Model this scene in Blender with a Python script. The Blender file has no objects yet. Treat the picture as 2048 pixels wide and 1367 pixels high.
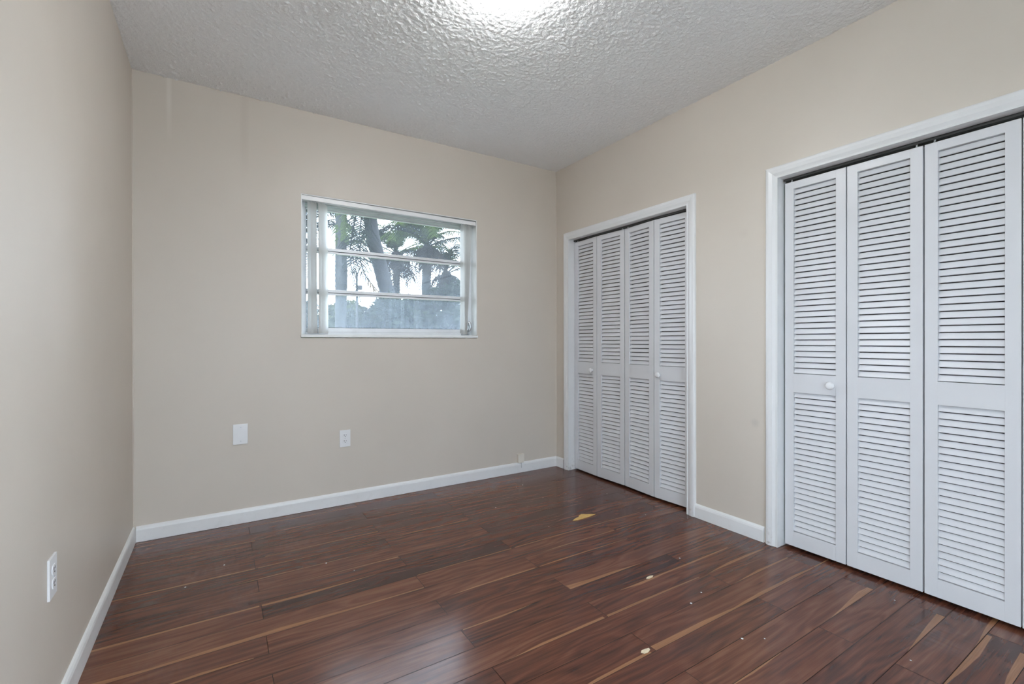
import bpy, bmesh, math, random
from mathutils import Vector, Matrix

random.seed(7)
sc = bpy.context.scene
COL = sc.collection

# ------------------------------------------------------------------ measurements (metres)
XL, XR, YB, YF, ZC = -0.401, 2.529, 3.271, -1.50, 2.602      # left, right, window wall, rear wall, ceiling
CAMZ = 1.106
FPX = 928.7                                                   # focal length in pixels of a 2048 wide frame

# ------------------------------------------------------------------ camera
cam_data = bpy.data.cameras.new('camera')
cam = bpy.data.objects.new('camera', cam_data)
COL.objects.link(cam)
cam_data.sensor_width = 36.0
cam_data.lens = 36.0 * FPX / 2048.0
cam_data.clip_start = 0.02
YAW, PITCH, ROLL = math.radians(32.269), math.radians(-0.136), math.radians(-0.078)
FW = Vector((math.sin(YAW) * math.cos(PITCH), math.cos(YAW) * math.cos(PITCH), math.sin(PITCH)))
RT0 = Vector((math.cos(YAW), -math.sin(YAW), 0))
UP0 = RT0.cross(FW)
RT = RT0 * math.cos(ROLL) + UP0 * math.sin(ROLL)
UP = -RT0 * math.sin(ROLL) + UP0 * math.cos(ROLL)
M = Matrix((RT, UP, -FW)).transposed().to_4x4()
M.translation = Vector((0, 0, CAMZ))
cam.matrix_world = M
sc.camera = cam

# ------------------------------------------------------------------ sky and exposure
SKY = 8.0
LAMP = 84.0
w = bpy.data.worlds.new('overcast_sky')
sc.world = w
w.use_nodes = True
nt = w.node_tree
nt.nodes.clear()
wo = nt.nodes.new('ShaderNodeOutputWorld')
bg = nt.nodes.new('ShaderNodeBackground')
tc = nt.nodes.new('ShaderNodeTexCoord')
ns = nt.nodes.new('ShaderNodeTexNoise')
ns.inputs['Scale'].default_value = 2.5
ns.inputs['Detail'].default_value = 4
rp = nt.nodes.new('ShaderNodeValToRGB')
rp.color_ramp.elements[0].position = 0.3
rp.color_ramp.elements[0].color = (0.69, 0.825, 1.0, 1)
rp.color_ramp.elements[1].position = 0.75
rp.color_ramp.elements[1].color = (0.91, 0.955, 1.0, 1)
nt.links.new(tc.outputs['Generated'], ns.inputs['Vector'])
nt.links.new(ns.outputs['Fac'], rp.inputs['Fac'])
nt.links.new(rp.outputs['Color'], bg.inputs['Color'])
bg.inputs['Strength'].default_value = SKY
nt.links.new(bg.outputs['Background'], wo.inputs['Surface'])

sc.view_settings.view_transform = 'Standard'
sc.view_settings.look = 'None'
sc.view_settings.gamma = 1.0
sc.view_settings.use_curve_mapping = False
sc.view_settings.exposure = 0.50
sc.cycles.use_denoising = True
sc.cycles.max_bounces = 10
sc.cycles.diffuse_bounces = 6
sc.cycles.transparent_max_bounces = 24
sc.cycles.sample_clamp_indirect = 6.0

# ------------------------------------------------------------------ node helpers
class NT:
    def __init__(self, name):
        self.m = bpy.data.materials.new(name)
        self.m.use_nodes = True
        self.t = self.m.node_tree
        self.t.nodes.clear()
        self.out = self.t.nodes.new('ShaderNodeOutputMaterial')
    def put(self, sock, v):
        if v is None:
            return
        if isinstance(v, bpy.types.NodeSocket):
            self.t.links.new(v, sock)
        elif isinstance(v, (tuple, list)):
            n = len(sock.default_value)
            v = tuple(v) + (1.0,) * (n - len(v))
            sock.default_value = v[:n]
        else:
            try:
                sock.default_value = v
            except TypeError:
                sock.default_value = (v,) * len(sock.default_value)
    def node(self, t, ins=None, **props):
        n = self.t.nodes.new('ShaderNode' + t)
        for k, v in props.items():
            setattr(n, k, v)
        for k, v in (ins or {}).items():
            self.put(n.inputs[k], v)
        return n
    def math(self, op, a, b=None, c=None, clamp=False):
        n = self.node('Math', operation=op, use_clamp=clamp)
        self.put(n.inputs[0], a)
        if b is not None: self.put(n.inputs[1], b)
        if c is not None: self.put(n.inputs[2], c)
        return n.outputs[0]
    def vmul(self, v, s):
        n = self.node('VectorMath', operation='MULTIPLY')
        self.put(n.inputs[0], v); self.put(n.inputs[1], s)
        return n.outputs[0]
    def vadd(self, v, s):
        n = self.node('VectorMath', operation='ADD')
        self.put(n.inputs[0], v); self.put(n.inputs[1], s)
        return n.outputs[0]
    def noise(self, vec, scale, detail=2.0, rough=0.5, dist=0.0):
        n = self.node('TexNoise', {'Scale': scale, 'Detail': detail, 'Roughness': rough, 'Distortion': dist})
        if vec is not None: self.put(n.inputs['Vector'], vec)
        return n.outputs['Fac']
    def ramp(self, fac, stops, interp='LINEAR'):
        n = self.node('ValToRGB')
        cr = n.color_ramp
        cr.interpolation = interp
        while len(cr.elements) < len(stops):
            cr.elements.new(0.5)
        for e, (p, c) in zip(cr.elements, stops):
            e.position = p
            e.color = tuple(c) + (1.0,) * (4 - len(c)) if isinstance(c, (tuple, list)) else (c, c, c, 1)
        self.put(n.inputs['Fac'], fac)
        return n.outputs['Color']
    def mix(self, f, a, b):
        n = self.node('Mix', data_type='RGBA')
        self.put(n.inputs[0], f); self.put(n.inputs[6], a); self.put(n.inputs[7], b)
        return n.outputs[2]
    def mapr(self, v, a, b, c=0.0, d=1.0, smooth=False):
        n = self.node('MapRange')
        if smooth: n.interpolation_type = 'SMOOTHSTEP'
        for i, x in enumerate((v, a, b, c, d)):
            self.put(n.inputs[i], x)
        return n.outputs[0]
    def pos(self):
        return self.node('NewGeometry').outputs['Position']
    def obj(self):
        return self.node('TexCoord').outputs['Object']
    def bump(self, h, strength, dist, normal=None):
        n = self.node('Bump', {'Height': h, 'Strength': strength, 'Distance': dist})
        if normal is not None: self.put(n.inputs['Normal'], normal)
        return n.outputs['Normal']
    def principled(self, color, rough=0.5, normal=None, spec=0.5, metal=0.0, **kw):
        n = self.node('BsdfPrincipled', {'Base Color': color, 'Roughness': rough, 'Metallic': metal,
                                         'Specular IOR Level': spec})
        if normal is not None: self.put(n.inputs['Normal'], normal)
        for k, v in kw.items(): self.put(n.inputs[k], v)
        self.t.links.new(n.outputs[0], self.out.inputs['Surface'])
        return n
    def surf(self, s):
        self.t.links.new(s, self.out.inputs['Surface'])

def simple(name, color, rough=0.5, spec=0.5, metal=0.0, var=0.05, vscale=8.0, bump=0.0, bscale=60.0):
    n = NT(name)
    p = n.obj()
    f = n.noise(p, vscale, 3)
    lo = tuple(c * (1 - var) for c in color); hi = tuple(min(1, c * (1 + var)) for c in color)
    col = n.ramp(f, [(0.3, lo), (0.7, hi)])
    nor = n.bump(n.noise(p, bscale, 2), bump, 0.002) if bump else None
    n.principled(col, rough, nor, spec, metal)
    return n.m

# ---- wall paint
def wall_paint(name, base):
    n = NT(name)
    p = n.pos()
    f = n.noise(p, 1.7, 3)
    col = n.ramp(f, [(0.3, tuple(c * 0.975 for c in base)), (0.7, tuple(c * 1.02 for c in base))])
    # grey smudges and one pale repaired streak on the old paint
    for (c, r, a, tint) in (((XR, 1.466, .647), .030, .30, (.40, .38, .36)), ((XR, 1.529, 1.714), .035, .12, (.45, .42, .39))):
        d = n.node('VectorMath', operation='DISTANCE')
        n.put(d.inputs[0], p); d.inputs[1].default_value = c
        col = n.mix(n.math('MULTIPLY', n.mapr(d.outputs['Value'], r, r * .2), a), col, tint)
    q = n.node('SeparateXYZ', {'Vector': p})
    for (xs, ws, zs, tint, a) in ((-.236, .016, 2.22, (.80, .75, .69), .35), (.135, .03, 2.05, (.50, .43, .37), .25)):
        m = n.mapr(n.math('ABSOLUTE', n.math('SUBTRACT', q.outputs['X'], xs)), ws, ws * .3)
        m = n.math('MULTIPLY', m, n.mapr(q.outputs['Z'], zs, zs + .25))
        m = n.math('MULTIPLY', m, n.math('GREATER_THAN', q.outputs['Y'], 3.2))
        col = n.mix(n.math('MULTIPLY', m, a), col, tint)
    h1 = n.noise(p, 95, 2)
    h2 = n.noise(p, 7, 2)
    nor = n.bump(h1, 0.10, 0.0015)
    nor = n.bump(h2, 0.10, 0.012, nor)
    n.principled(col, 0.45, nor, 0.5)
    return n.m
PAINT = wall_paint('beige_wall_paint', (0.625, 0.562, 0.493))
CLOSET_SHADE = simple('closet_interior_shade', (0.14, 0.13, 0.12), 0.8)  # closet shade put into the wall colour, darkens the gaps between slats

# ---- popcorn ceiling
def ceiling_mat():
    n = NT('popcorn_ceiling')
    p = n.pos()
    f = n.noise(p, 75, 3, 0.6)
    g = n.noise(p, 170, 2, 0.5)
    h = n.math('ADD', n.mapr(f, 0.42, 0.68), n.math('MULTIPLY', n.mapr(g, 0.4, 0.7), 0.6))
    # coarse flecks, thicker towards the left corner of the window wall
    k = n.noise(p, 38, 2, 0.5)
    px = n.node('SeparateXYZ', {'Vector': p})
    d = n.node('VectorMath', operation='DISTANCE')
    n.put(d.inputs[0], p); d.inputs[1].default_value = (0.0, 3.15, ZC)
    near = n.mapr(d.outputs['Value'], 0.75, 0.1)
    fl = n.math('MULTIPLY', n.mapr(k, 0.62, 0.66), n.math('MULTIPLY', near, 2.6))
    h = n.math('ADD', h, fl)
    nor = n.bump(h, 0.5, 0.003)
    col = n.ramp(n.noise(p, 1.2, 2), [(0.3, (0.86, 0.86, 0.86)), (0.7, (0.89, 0.89, 0.89))])
    n.principled(col, 0.75, nor, 0.3)
    return n.m
CEIL = ceiling_mat()

# ---- white paints
def white_paint(name, base, rough, bump=0.06, dirt=0.0):
    n = NT(name)
    p = n.pos()
    f = n.noise(p, 5, 3)
    col = n.ramp(f, [(0.3, tuple(c * 0.97 for c in base)), (0.7, base)])
    if dirt:
        z = n.node('SeparateXYZ', {'Vector': p}).outputs['Z']
        sm = n.math('MULTIPLY', n.mapr(n.noise(p, 22, 4, 0.65), 0.55, 0.75), n.mapr(z, 0.12, 0.0))
        col = n.mix(n.math('MULTIPLY', sm, dirt), col, (0.22, 0.19, 0.16))
    nor = n.bump(n.noise(n.vmul(p, (40, 40, 6)), 3.0, 3), bump, 0.002)
    n.principled(col, rough, nor, 0.5)
    return n.m
TRIM = white_paint('white_trim_paint', (0.76, 0.76, 0.765), 0.33, 0.06, 0.8)
DOORW = white_paint('white_door_paint', (0.68, 0.68, 0.70), 0.36, 0.10)
BASEW = white_paint('white_baseboard_paint', (0.80, 0.80, 0.80), 0.36, 0.06, 0.12)

# ---- walnut laminate
def floor_mat():
    n = NT('walnut_laminate')
    uv = n.node('UVMap', uv_map='plank_uv').outputs['UV']
    at = n.node('Attribute', attribute_name='plank', attribute_type='GEOMETRY')
    rgb = n.node('SeparateColor', {'Color': at.outputs['Color']})
    wn, wf, rnd = rgb.outputs[0], rgb.outputs[1], rgb.outputs[2]
    tone = at.outputs['Alpha']
    s = n.node('SeparateXYZ', {'Vector': uv})
    u, v = s.outputs['X'], s.outputs['Y']
    off = n.math('MULTIPLY', rnd, 47.0)
    def vec(su, sv, so=1.0):
        c = n.node('CombineXYZ')
        n.put(c.inputs[0], n.math('MULTIPLY', u, su)); n.put(c.inputs[1], n.math('MULTIPLY', v, sv))
        n.put(c.inputs[2], n.math('MULTIPLY', off, so))
        return c.outputs[0]
    warp = n.noise(vec(1.7, 9.0), 1.0, 2, 0.5, 0.3)
    band = n.math('ADD', n.math('MULTIPLY', v, 55.0), n.math('MULTIPLY', warp, 16.0))
    rings = n.math('SINE', n.math('MULTIPLY', band, 2.6))
    rings = n.mapr(rings, -1, 1)
    fine = n.noise(vec(7.0, 260.0, 2.0), 1.0, 3, 0.6)
    streak = n.noise(vec(1.3, 42.0, 3.0), 1.0, 3, 0.55, 0.4)
    cloud = n.noise(vec(2.2, 9.0, 5.0), 1.0, 3, 0.5, 0.6)
    val = n.math('ADD', n.math('MULTIPLY', rings, 0.13), n.math('MULTIPLY', fine, 0.30))
    val = n.math('ADD', val, n.math('MULTIPLY', streak, 0.50))
    val = n.math('ADD', val, n.math('MULTIPLY', cloud, 0.38))
    val = n.math('ADD', val, n.math('MULTIPLY', n.math('SUBTRACT', tone, 0.5), 0.62))
    wood = n.ramp(val, [(0.36, (0.026, 0.0130, 0.0115)), (0.53, (0.073, 0.0275, 0.0195)),
                        (0.70, (0.127, 0.0445, 0.0265)), (0.92, (0.200, 0.083, 0.047))])
    # pale sapwood along the plank edges
    wob = n.math('MULTIPLY', n.math('SUBTRACT', n.noise(vec(6.0, 30.0, 7.0), 1.0, 2), 0.5), 0.006)
    vv = n.math('ADD', v, wob)
    m1 = n.mapr(n.math('SUBTRACT', n.math('MULTIPLY', wn, 0.1206), vv), -0.0012, 0.0008)
    m2 = n.mapr(n.math('SUBTRACT', n.math('MULTIPLY', wf, 0.1206), n.math('SUBTRACT', 0.1206, vv)), -0.0012, 0.0008)
    m1 = n.math('MULTIPLY', m1, n.math('GREATER_THAN', wn, 0.004))
    m2 = n.math('MULTIPLY', m2, n.math('GREATER_THAN', wf, 0.004))
    sapm = n.math('MAXIMUM', m1, m2)
    sap = n.ramp(n.math('ADD', n.math('MULTIPLY', fine, 0.5), n.math('MULTIPLY', streak, 0.5)),
                 [(0.3, (0.25, 0.112, 0.055)), (0.7, (0.40, 0.20, 0.10))])
    col = n.mix(n.math('MULTIPLY', sapm, 0.85), wood, sap)
    # scuffs and dusty smears with shapes of their own
    p = n.pos()
    sm = None
    for (x, y, r, a) in ((-0.05, 2.75, 0.34, 0.9), (0.05, 2.35, 0.24, 0.6), (-0.18, 2.02, 0.2, 0.4), (0.32, 2.78, 0.25, 0.5),
                         (2.27, 0.60, 0.16, 0.9), (1.75, 2.62, 0.30, 0.35), (2.2, 2.35, 0.35, 0.5), (1.15, 3.0, 0.35, 0.35),
                         (2.35, 1.35, 0.2, 0.45)):
        d = n.node('VectorMath', operation='DISTANCE')
        n.put(d.inputs[0], p); d.inputs[1].default_value = (x, y, 0)
        q = n.math('MULTIPLY', n.mapr(d.outputs['Value'], r, r * 0.2), a)
        sm = q if sm is None else n.math('MAXIMUM', sm, q)
    scr = n.math('MULTIPLY', n.mapr(n.noise(p, 7, 4, 0.6), 0.35, 0.75),
                 n.mapr(n.noise(n.vmul(p, (60, 13, 1)), 1.0, 3), 0.30, 0.75))
    sm = n.math('MULTIPLY', sm, n.math('ADD', n.math('MULTIPLY', scr, 0.8), 0.06))
    col = n.mix(n.math('MULTIPLY', sm, 0.24), col, (0.40, 0.37, 0.36))
    rough = n.math('ADD', n.math('MULTIPLY', sm, 0.15), n.math('MULTIPLY_ADD', cloud, 0.10, 0.15))
    hgt = n.math('ADD', n.math('MULTIPLY', fine, 0.5), n.math('MULTIPLY', streak, 0.5))
    nor = n.bump(hgt, 0.12, 0.0012)
    nor = n.bump(n.noise(vec(4.0, 14.0, 9.0), 1.0, 2), 0.10, 0.004, nor)
    n.principled(col, rough, nor, 0.5)
    return n.m
FLOOR = floor_mat()
GAP = simple('dark_seam', (0.012, 0.008, 0.007), 0.8, 0.1)
SUB = simple('bounce_concrete', (0.74, 0.73, 0.70), 0.9)  # pale tone chosen to bounce daylight indoors

# ---- misc
ALU = simple('window_aluminium', (0.76, 0.77, 0.79), 0.42, 0.5, 0.25, 0.05, 12)
ALUH = simple('shaded_head_aluminium', (0.62, 0.68, 0.65), 0.5, 0.5, 0.1, 0.05, 12)  # shadow and green reflection on the head put into its colour
REVEAL = simple('white_reveal_paint', (0.82, 0.83, 0.82), 0.45, 0.5, 0, 0.05, 9)
CHROME = simple('worn_metal', (0.55, 0.57, 0.60), 0.28, 0.5, 0.9, 0.08, 30)
TRACK = simple('dark_track_metal', (0.10, 0.10, 0.10), 0.5, 0.5, 0.5)
VALANCE = simple('white_vinyl', (0.80, 0.80, 0.80), 0.35, 0.5, 0, 0.02)
PLATE = simple('white_plastic', (0.78, 0.78, 0.79), 0.32, 0.5, 0, 0.02)
BOXP = simple('aged_beige_plastic', (0.76, 0.71, 0.63), 0.45, 0.4, 0, 0.06)
DARK = simple('dark_slot', (0.02, 0.02, 0.02), 0.7, 0.2)
GREYW = simple('grey_wire', (0.33, 0.33, 0.33), 0.5)
SCRAP = simple('tan_fibreboard', (0.66, 0.43, 0.16), 0.8, 0.2, 0, 0.12, 60)
CHIP = simple('pale_wood_chip', (0.72, 0.60, 0.42), 0.8, 0.2, 0, 0.1, 60)
FLECK = simple('white_paint_fleck', (0.75, 0.73, 0.70), 0.7, 0.2)
def vane_mat():
    n = NT('vane_vinyl')
    d = n.node('BsdfDiffuse', {'Color': (0.85, 0.83, 0.80)})
    t = n.node('BsdfTranslucent', {'Color': (0.86, 0.86, 0.86)})
    g = n.node('BsdfGlossy', {'Color': (1, 1, 1), 'Roughness': 0.4})
    m = n.node('MixShader', {0: 0.68, 1: d.outputs[0], 2: t.outputs[0]})
    m2 = n.node('MixShader', {0: 0.04, 1: m.outputs[0], 2: g.outputs[0]})
    n.surf(m2.outputs[0])
    return n.m
VANE = vane_mat()
def glass_mat(name, dirt):
    n = NT(name)
    p = n.pos()
    f = n.noise(n.vmul(p, (1, 1, 0.45)), 7, 5, 0.7)
    f2 = n.noise(p, 130, 2, 0.6)
    dm = n.math('MULTIPLY', n.mapr(f, 0.25, 0.75, 0.55, 1.45), dirt)
    dm = n.math('MULTIPLY', dm, n.mapr(f2, 0.35, 0.7, 0.75, 1.3), clamp=True)
    tr = n.node('BsdfTransparent', {'Color': (0.93, 0.96, 0.97)})
    tl = n.node('BsdfTranslucent', {'Color': (0.72, 0.80, 0.92)})
    gl = n.node('BsdfGlossy', {'Color': (1, 1, 1), 'Roughness': 0.02})
    m = n.node('MixShader', {0: dm, 1: tr.outputs[0], 2: tl.outputs[0]})
    fr = n.node('Fresnel', {'IOR': 1.45})
    m2 = n.node('MixShader', {0: fr.outputs[0], 1: m.outputs[0], 2: gl.outputs[0]})
    n.surf(m2.outputs[0])
    return n.m
GLASS_C = glass_mat('clear_glass', 0.02)
GLASS_T = glass_mat('dusty_glass', 0.03)
GLASS_M = glass_mat('dusty_glass_middle', 0.045)
GLASS_B = glass_mat('grimy_glass', 0.075)
def lamp_mat():
    n = NT('lit_diffuser')
    e = n.node('Emission', {'Color': (0.97, 0.985, 1.0), 'Strength': LAMP})
    n.surf(e.outputs[0])
    return n.m
LAMPM = lamp_mat()
def leaf_mat(name, a, b):
    n = NT(name)
    p = n.pos()
    col = n.ramp(n.noise(p, 2.2, 3), [(0.3, a), (0.7, b)])
    d = n.node('BsdfDiffuse', {'Color': col})
    t = n.node('BsdfTranslucent', {'Color': col})
    m = n.node('MixShader', {0: 0.35, 1: d.outputs[0], 2: t.outputs[0]})
    n.surf(m.outputs[0])
    return n.m
FROND = leaf_mat('green_frond', (0.024, 0.039, 0.014), (0.070, 0.095, 0.028))
FRONDG = leaf_mat('grey_green_frond', (0.0114, 0.0146, 0.0146), (0.0228, 0.0276, 0.0228))
DEAD = leaf_mat('dead_frond', (0.0163, 0.0146, 0.0146), (0.0358, 0.0292, 0.0244))
BROWN = leaf_mat('brown_frond_tip', (0.0650, 0.0390, 0.0163), (0.0975, 0.0618, 0.0292))
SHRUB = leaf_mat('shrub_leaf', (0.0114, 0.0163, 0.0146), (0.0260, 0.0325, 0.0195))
SHRUBY = leaf_mat('yellow_green_shrub_leaf', (0.0240, 0.0320, 0.0140), (0.0560, 0.0640, 0.0240))  # lighter, yellower leaf colour
BARK = simple('grey_palm_bark', (0.032, 0.033, 0.035), 0.85, 0.2, 0, 0.3, 14)
BARKD = simple('dark_palm_bark', (0.016, 0.016, 0.018), 0.9, 0.2, 0, 0.3, 9)
GRASS = simple('lawn', (0.07, 0.10, 0.04), 0.9, 0.1, 0, 0.3, 3)
POLE = simple('weathered_pole', (0.03, 0.03, 0.032), 0.8)

# ------------------------------------------------------------------ mesh helpers
def link(name, me, mat=None, parent=None, mats=None):
    o = bpy.data.objects.new(name, me)
    for m in (mats or ([mat] if mat else [])):
        me.materials.append(m)
    COL.objects.link(o)
    if parent is not None:
        o.parent = parent
    return o

class MB:
    """collects shapes into one mesh"""
    def __init__(self):
        self.v = []; self.f = []; self.mi = []
    def add(self, vs, fs, mi=0):
        b = len(self.v)
        self.v += [tuple(x) for x in vs]
        self.f += [tuple(i + b for i in f) for f in fs]
        self.mi += [mi] * len(fs)
    def box(self, x0, y0, z0, x1, y1, z1, mi=0, bev=0.0, mat=None):
        bm = bmesh.new()
        bmesh.ops.create_cube(bm, size=1.0)
        for q in bm.verts:
            q.co = Vector(((x0 + x1) / 2 + q.co.x * (x1 - x0), (y0 + y1) / 2 + q.co.y * (y1 - y0), (z0 + z1) / 2 + q.co.z * (z1 - z0)))
        if bev:
            bmesh.ops.bevel(bm, geom=bm.edges[:], offset=bev, segments=2, profile=0.7, affect='EDGES')
        self.bm(bm, mi, mat)
    def bm(self, bm, mi=0, mat=None):
        bm.verts.index_update()
        vs = [(mat @ q.co if mat else q.co.copy()) for q in bm.verts]
        self.add(vs, [[q.index for q in f.verts] for f in bm.faces], mi)
        bm.free()
    def lathe(self, prof, n=20, mat=None, mi=0, cap=True):
        vs = []; fs = []
        for (r, z) in prof:
            for k in range(n):
                a = 2 * math.pi * k / n
                vs.append(Vector((r * math.cos(a), r * math.sin(a), z)))
        for i in range(len(prof) - 1):
            for k in range(n):
                k2 = (k + 1) % n
                fs.append((i * n + k, i * n + k2, (i + 1) * n + k2, (i + 1) * n + k))
        if cap:
            fs.append(tuple(range(n))[::-1]); fs.append(tuple((len(prof) - 1) * n + k for k in range(n)))
        if mat: vs = [mat @ q for q in vs]
        self.add(vs, fs, mi)
    def tube(self, pts, radii, n=8, mi=0):
        pts = [Vector(p) for p in pts]
        if not isinstance(radii, (list, tuple)): radii = [radii] * len(pts)
        vs = []; fs = []
        ref = Vector((0.31, 0.87, 0.22)).normalized()
        for i, p in enumerate(pts):
            t = (pts[min(i + 1, len(pts) - 1)] - pts[max(i - 1, 0)]).normalized()
            a = t.cross(ref)
            if a.length < 1e-3: a = t.cross(Vector((1, 0, 0)))
            a.normalize(); b = t.cross(a)
            for k in range(n):
                an = 2 * math.pi * k / n
                vs.append(p + (a * math.cos(an) + b * math.sin(an)) * radii[i])
        for i in range(len(pts) - 1):
            for k in range(n):
                k2 = (k + 1) % n
                fs.append((i * n + k, i * n + k2, (i + 1) * n + k2, (i + 1) * n + k))
        fs.append(tuple(range(n))[::-1]); fs.append(tuple((len(pts) - 1) * n + k for k in range(n)))
        self.add(vs, fs, mi)
    def build(self, name, mat=None, parent=None, mats=None, smooth=False, origin=None):
        me = bpy.data.meshes.new(name)
        vs = self.v
        if origin is not None:
            vs = [tuple(Vector(q) - Vector(origin)) for q in vs]
        me.from_pydata(vs, [], self.f)
        o = link(name, me, mat, parent, mats)
        for p, mi in zip(me.polygons, self.mi):
            p.material_index = mi
            p.use_smooth = smooth
        me.update()
        if origin is not None: o.location = origin
        return o

def tag(o, label=None, cat=None, group=None, kind=None):
    if label: o['label'] = label
    if cat: o['category'] = cat
    if group: o['group'] = group
    if kind: o['kind'] = kind
    return o
def empty(name, loc=(0, 0, 0), rz=0.0, parent=None):
    o = bpy.data.objects.new(name, None)
    o.empty_display_size = 0.05
    COL.objects.link(o)
    o.location = loc
    o.rotation_euler = (0, 0, rz)
    if parent is not None: o.parent = parent
    return o
def copy_tree(o, parent=None):
    c = o.copy()
    COL.objects.link(c)
    if parent is not None: c.parent = parent
    for ch in list(o.children):
        copy_tree(ch, c)
    return c
def struct(o, label, cat): return tag(o, label, cat, kind='structure')

# ================================================================== ROOM SHELL
WX0, WX1, WZ0, WZ1 = 0.452, 1.737, 1.131, 2.064               # window opening
C1 = (1.908, 3.090, 1.966)                                    # closet openings: y0, y1, top
C2 = (0.150, 1.338, 1.972)
TW = 0.12

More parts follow.
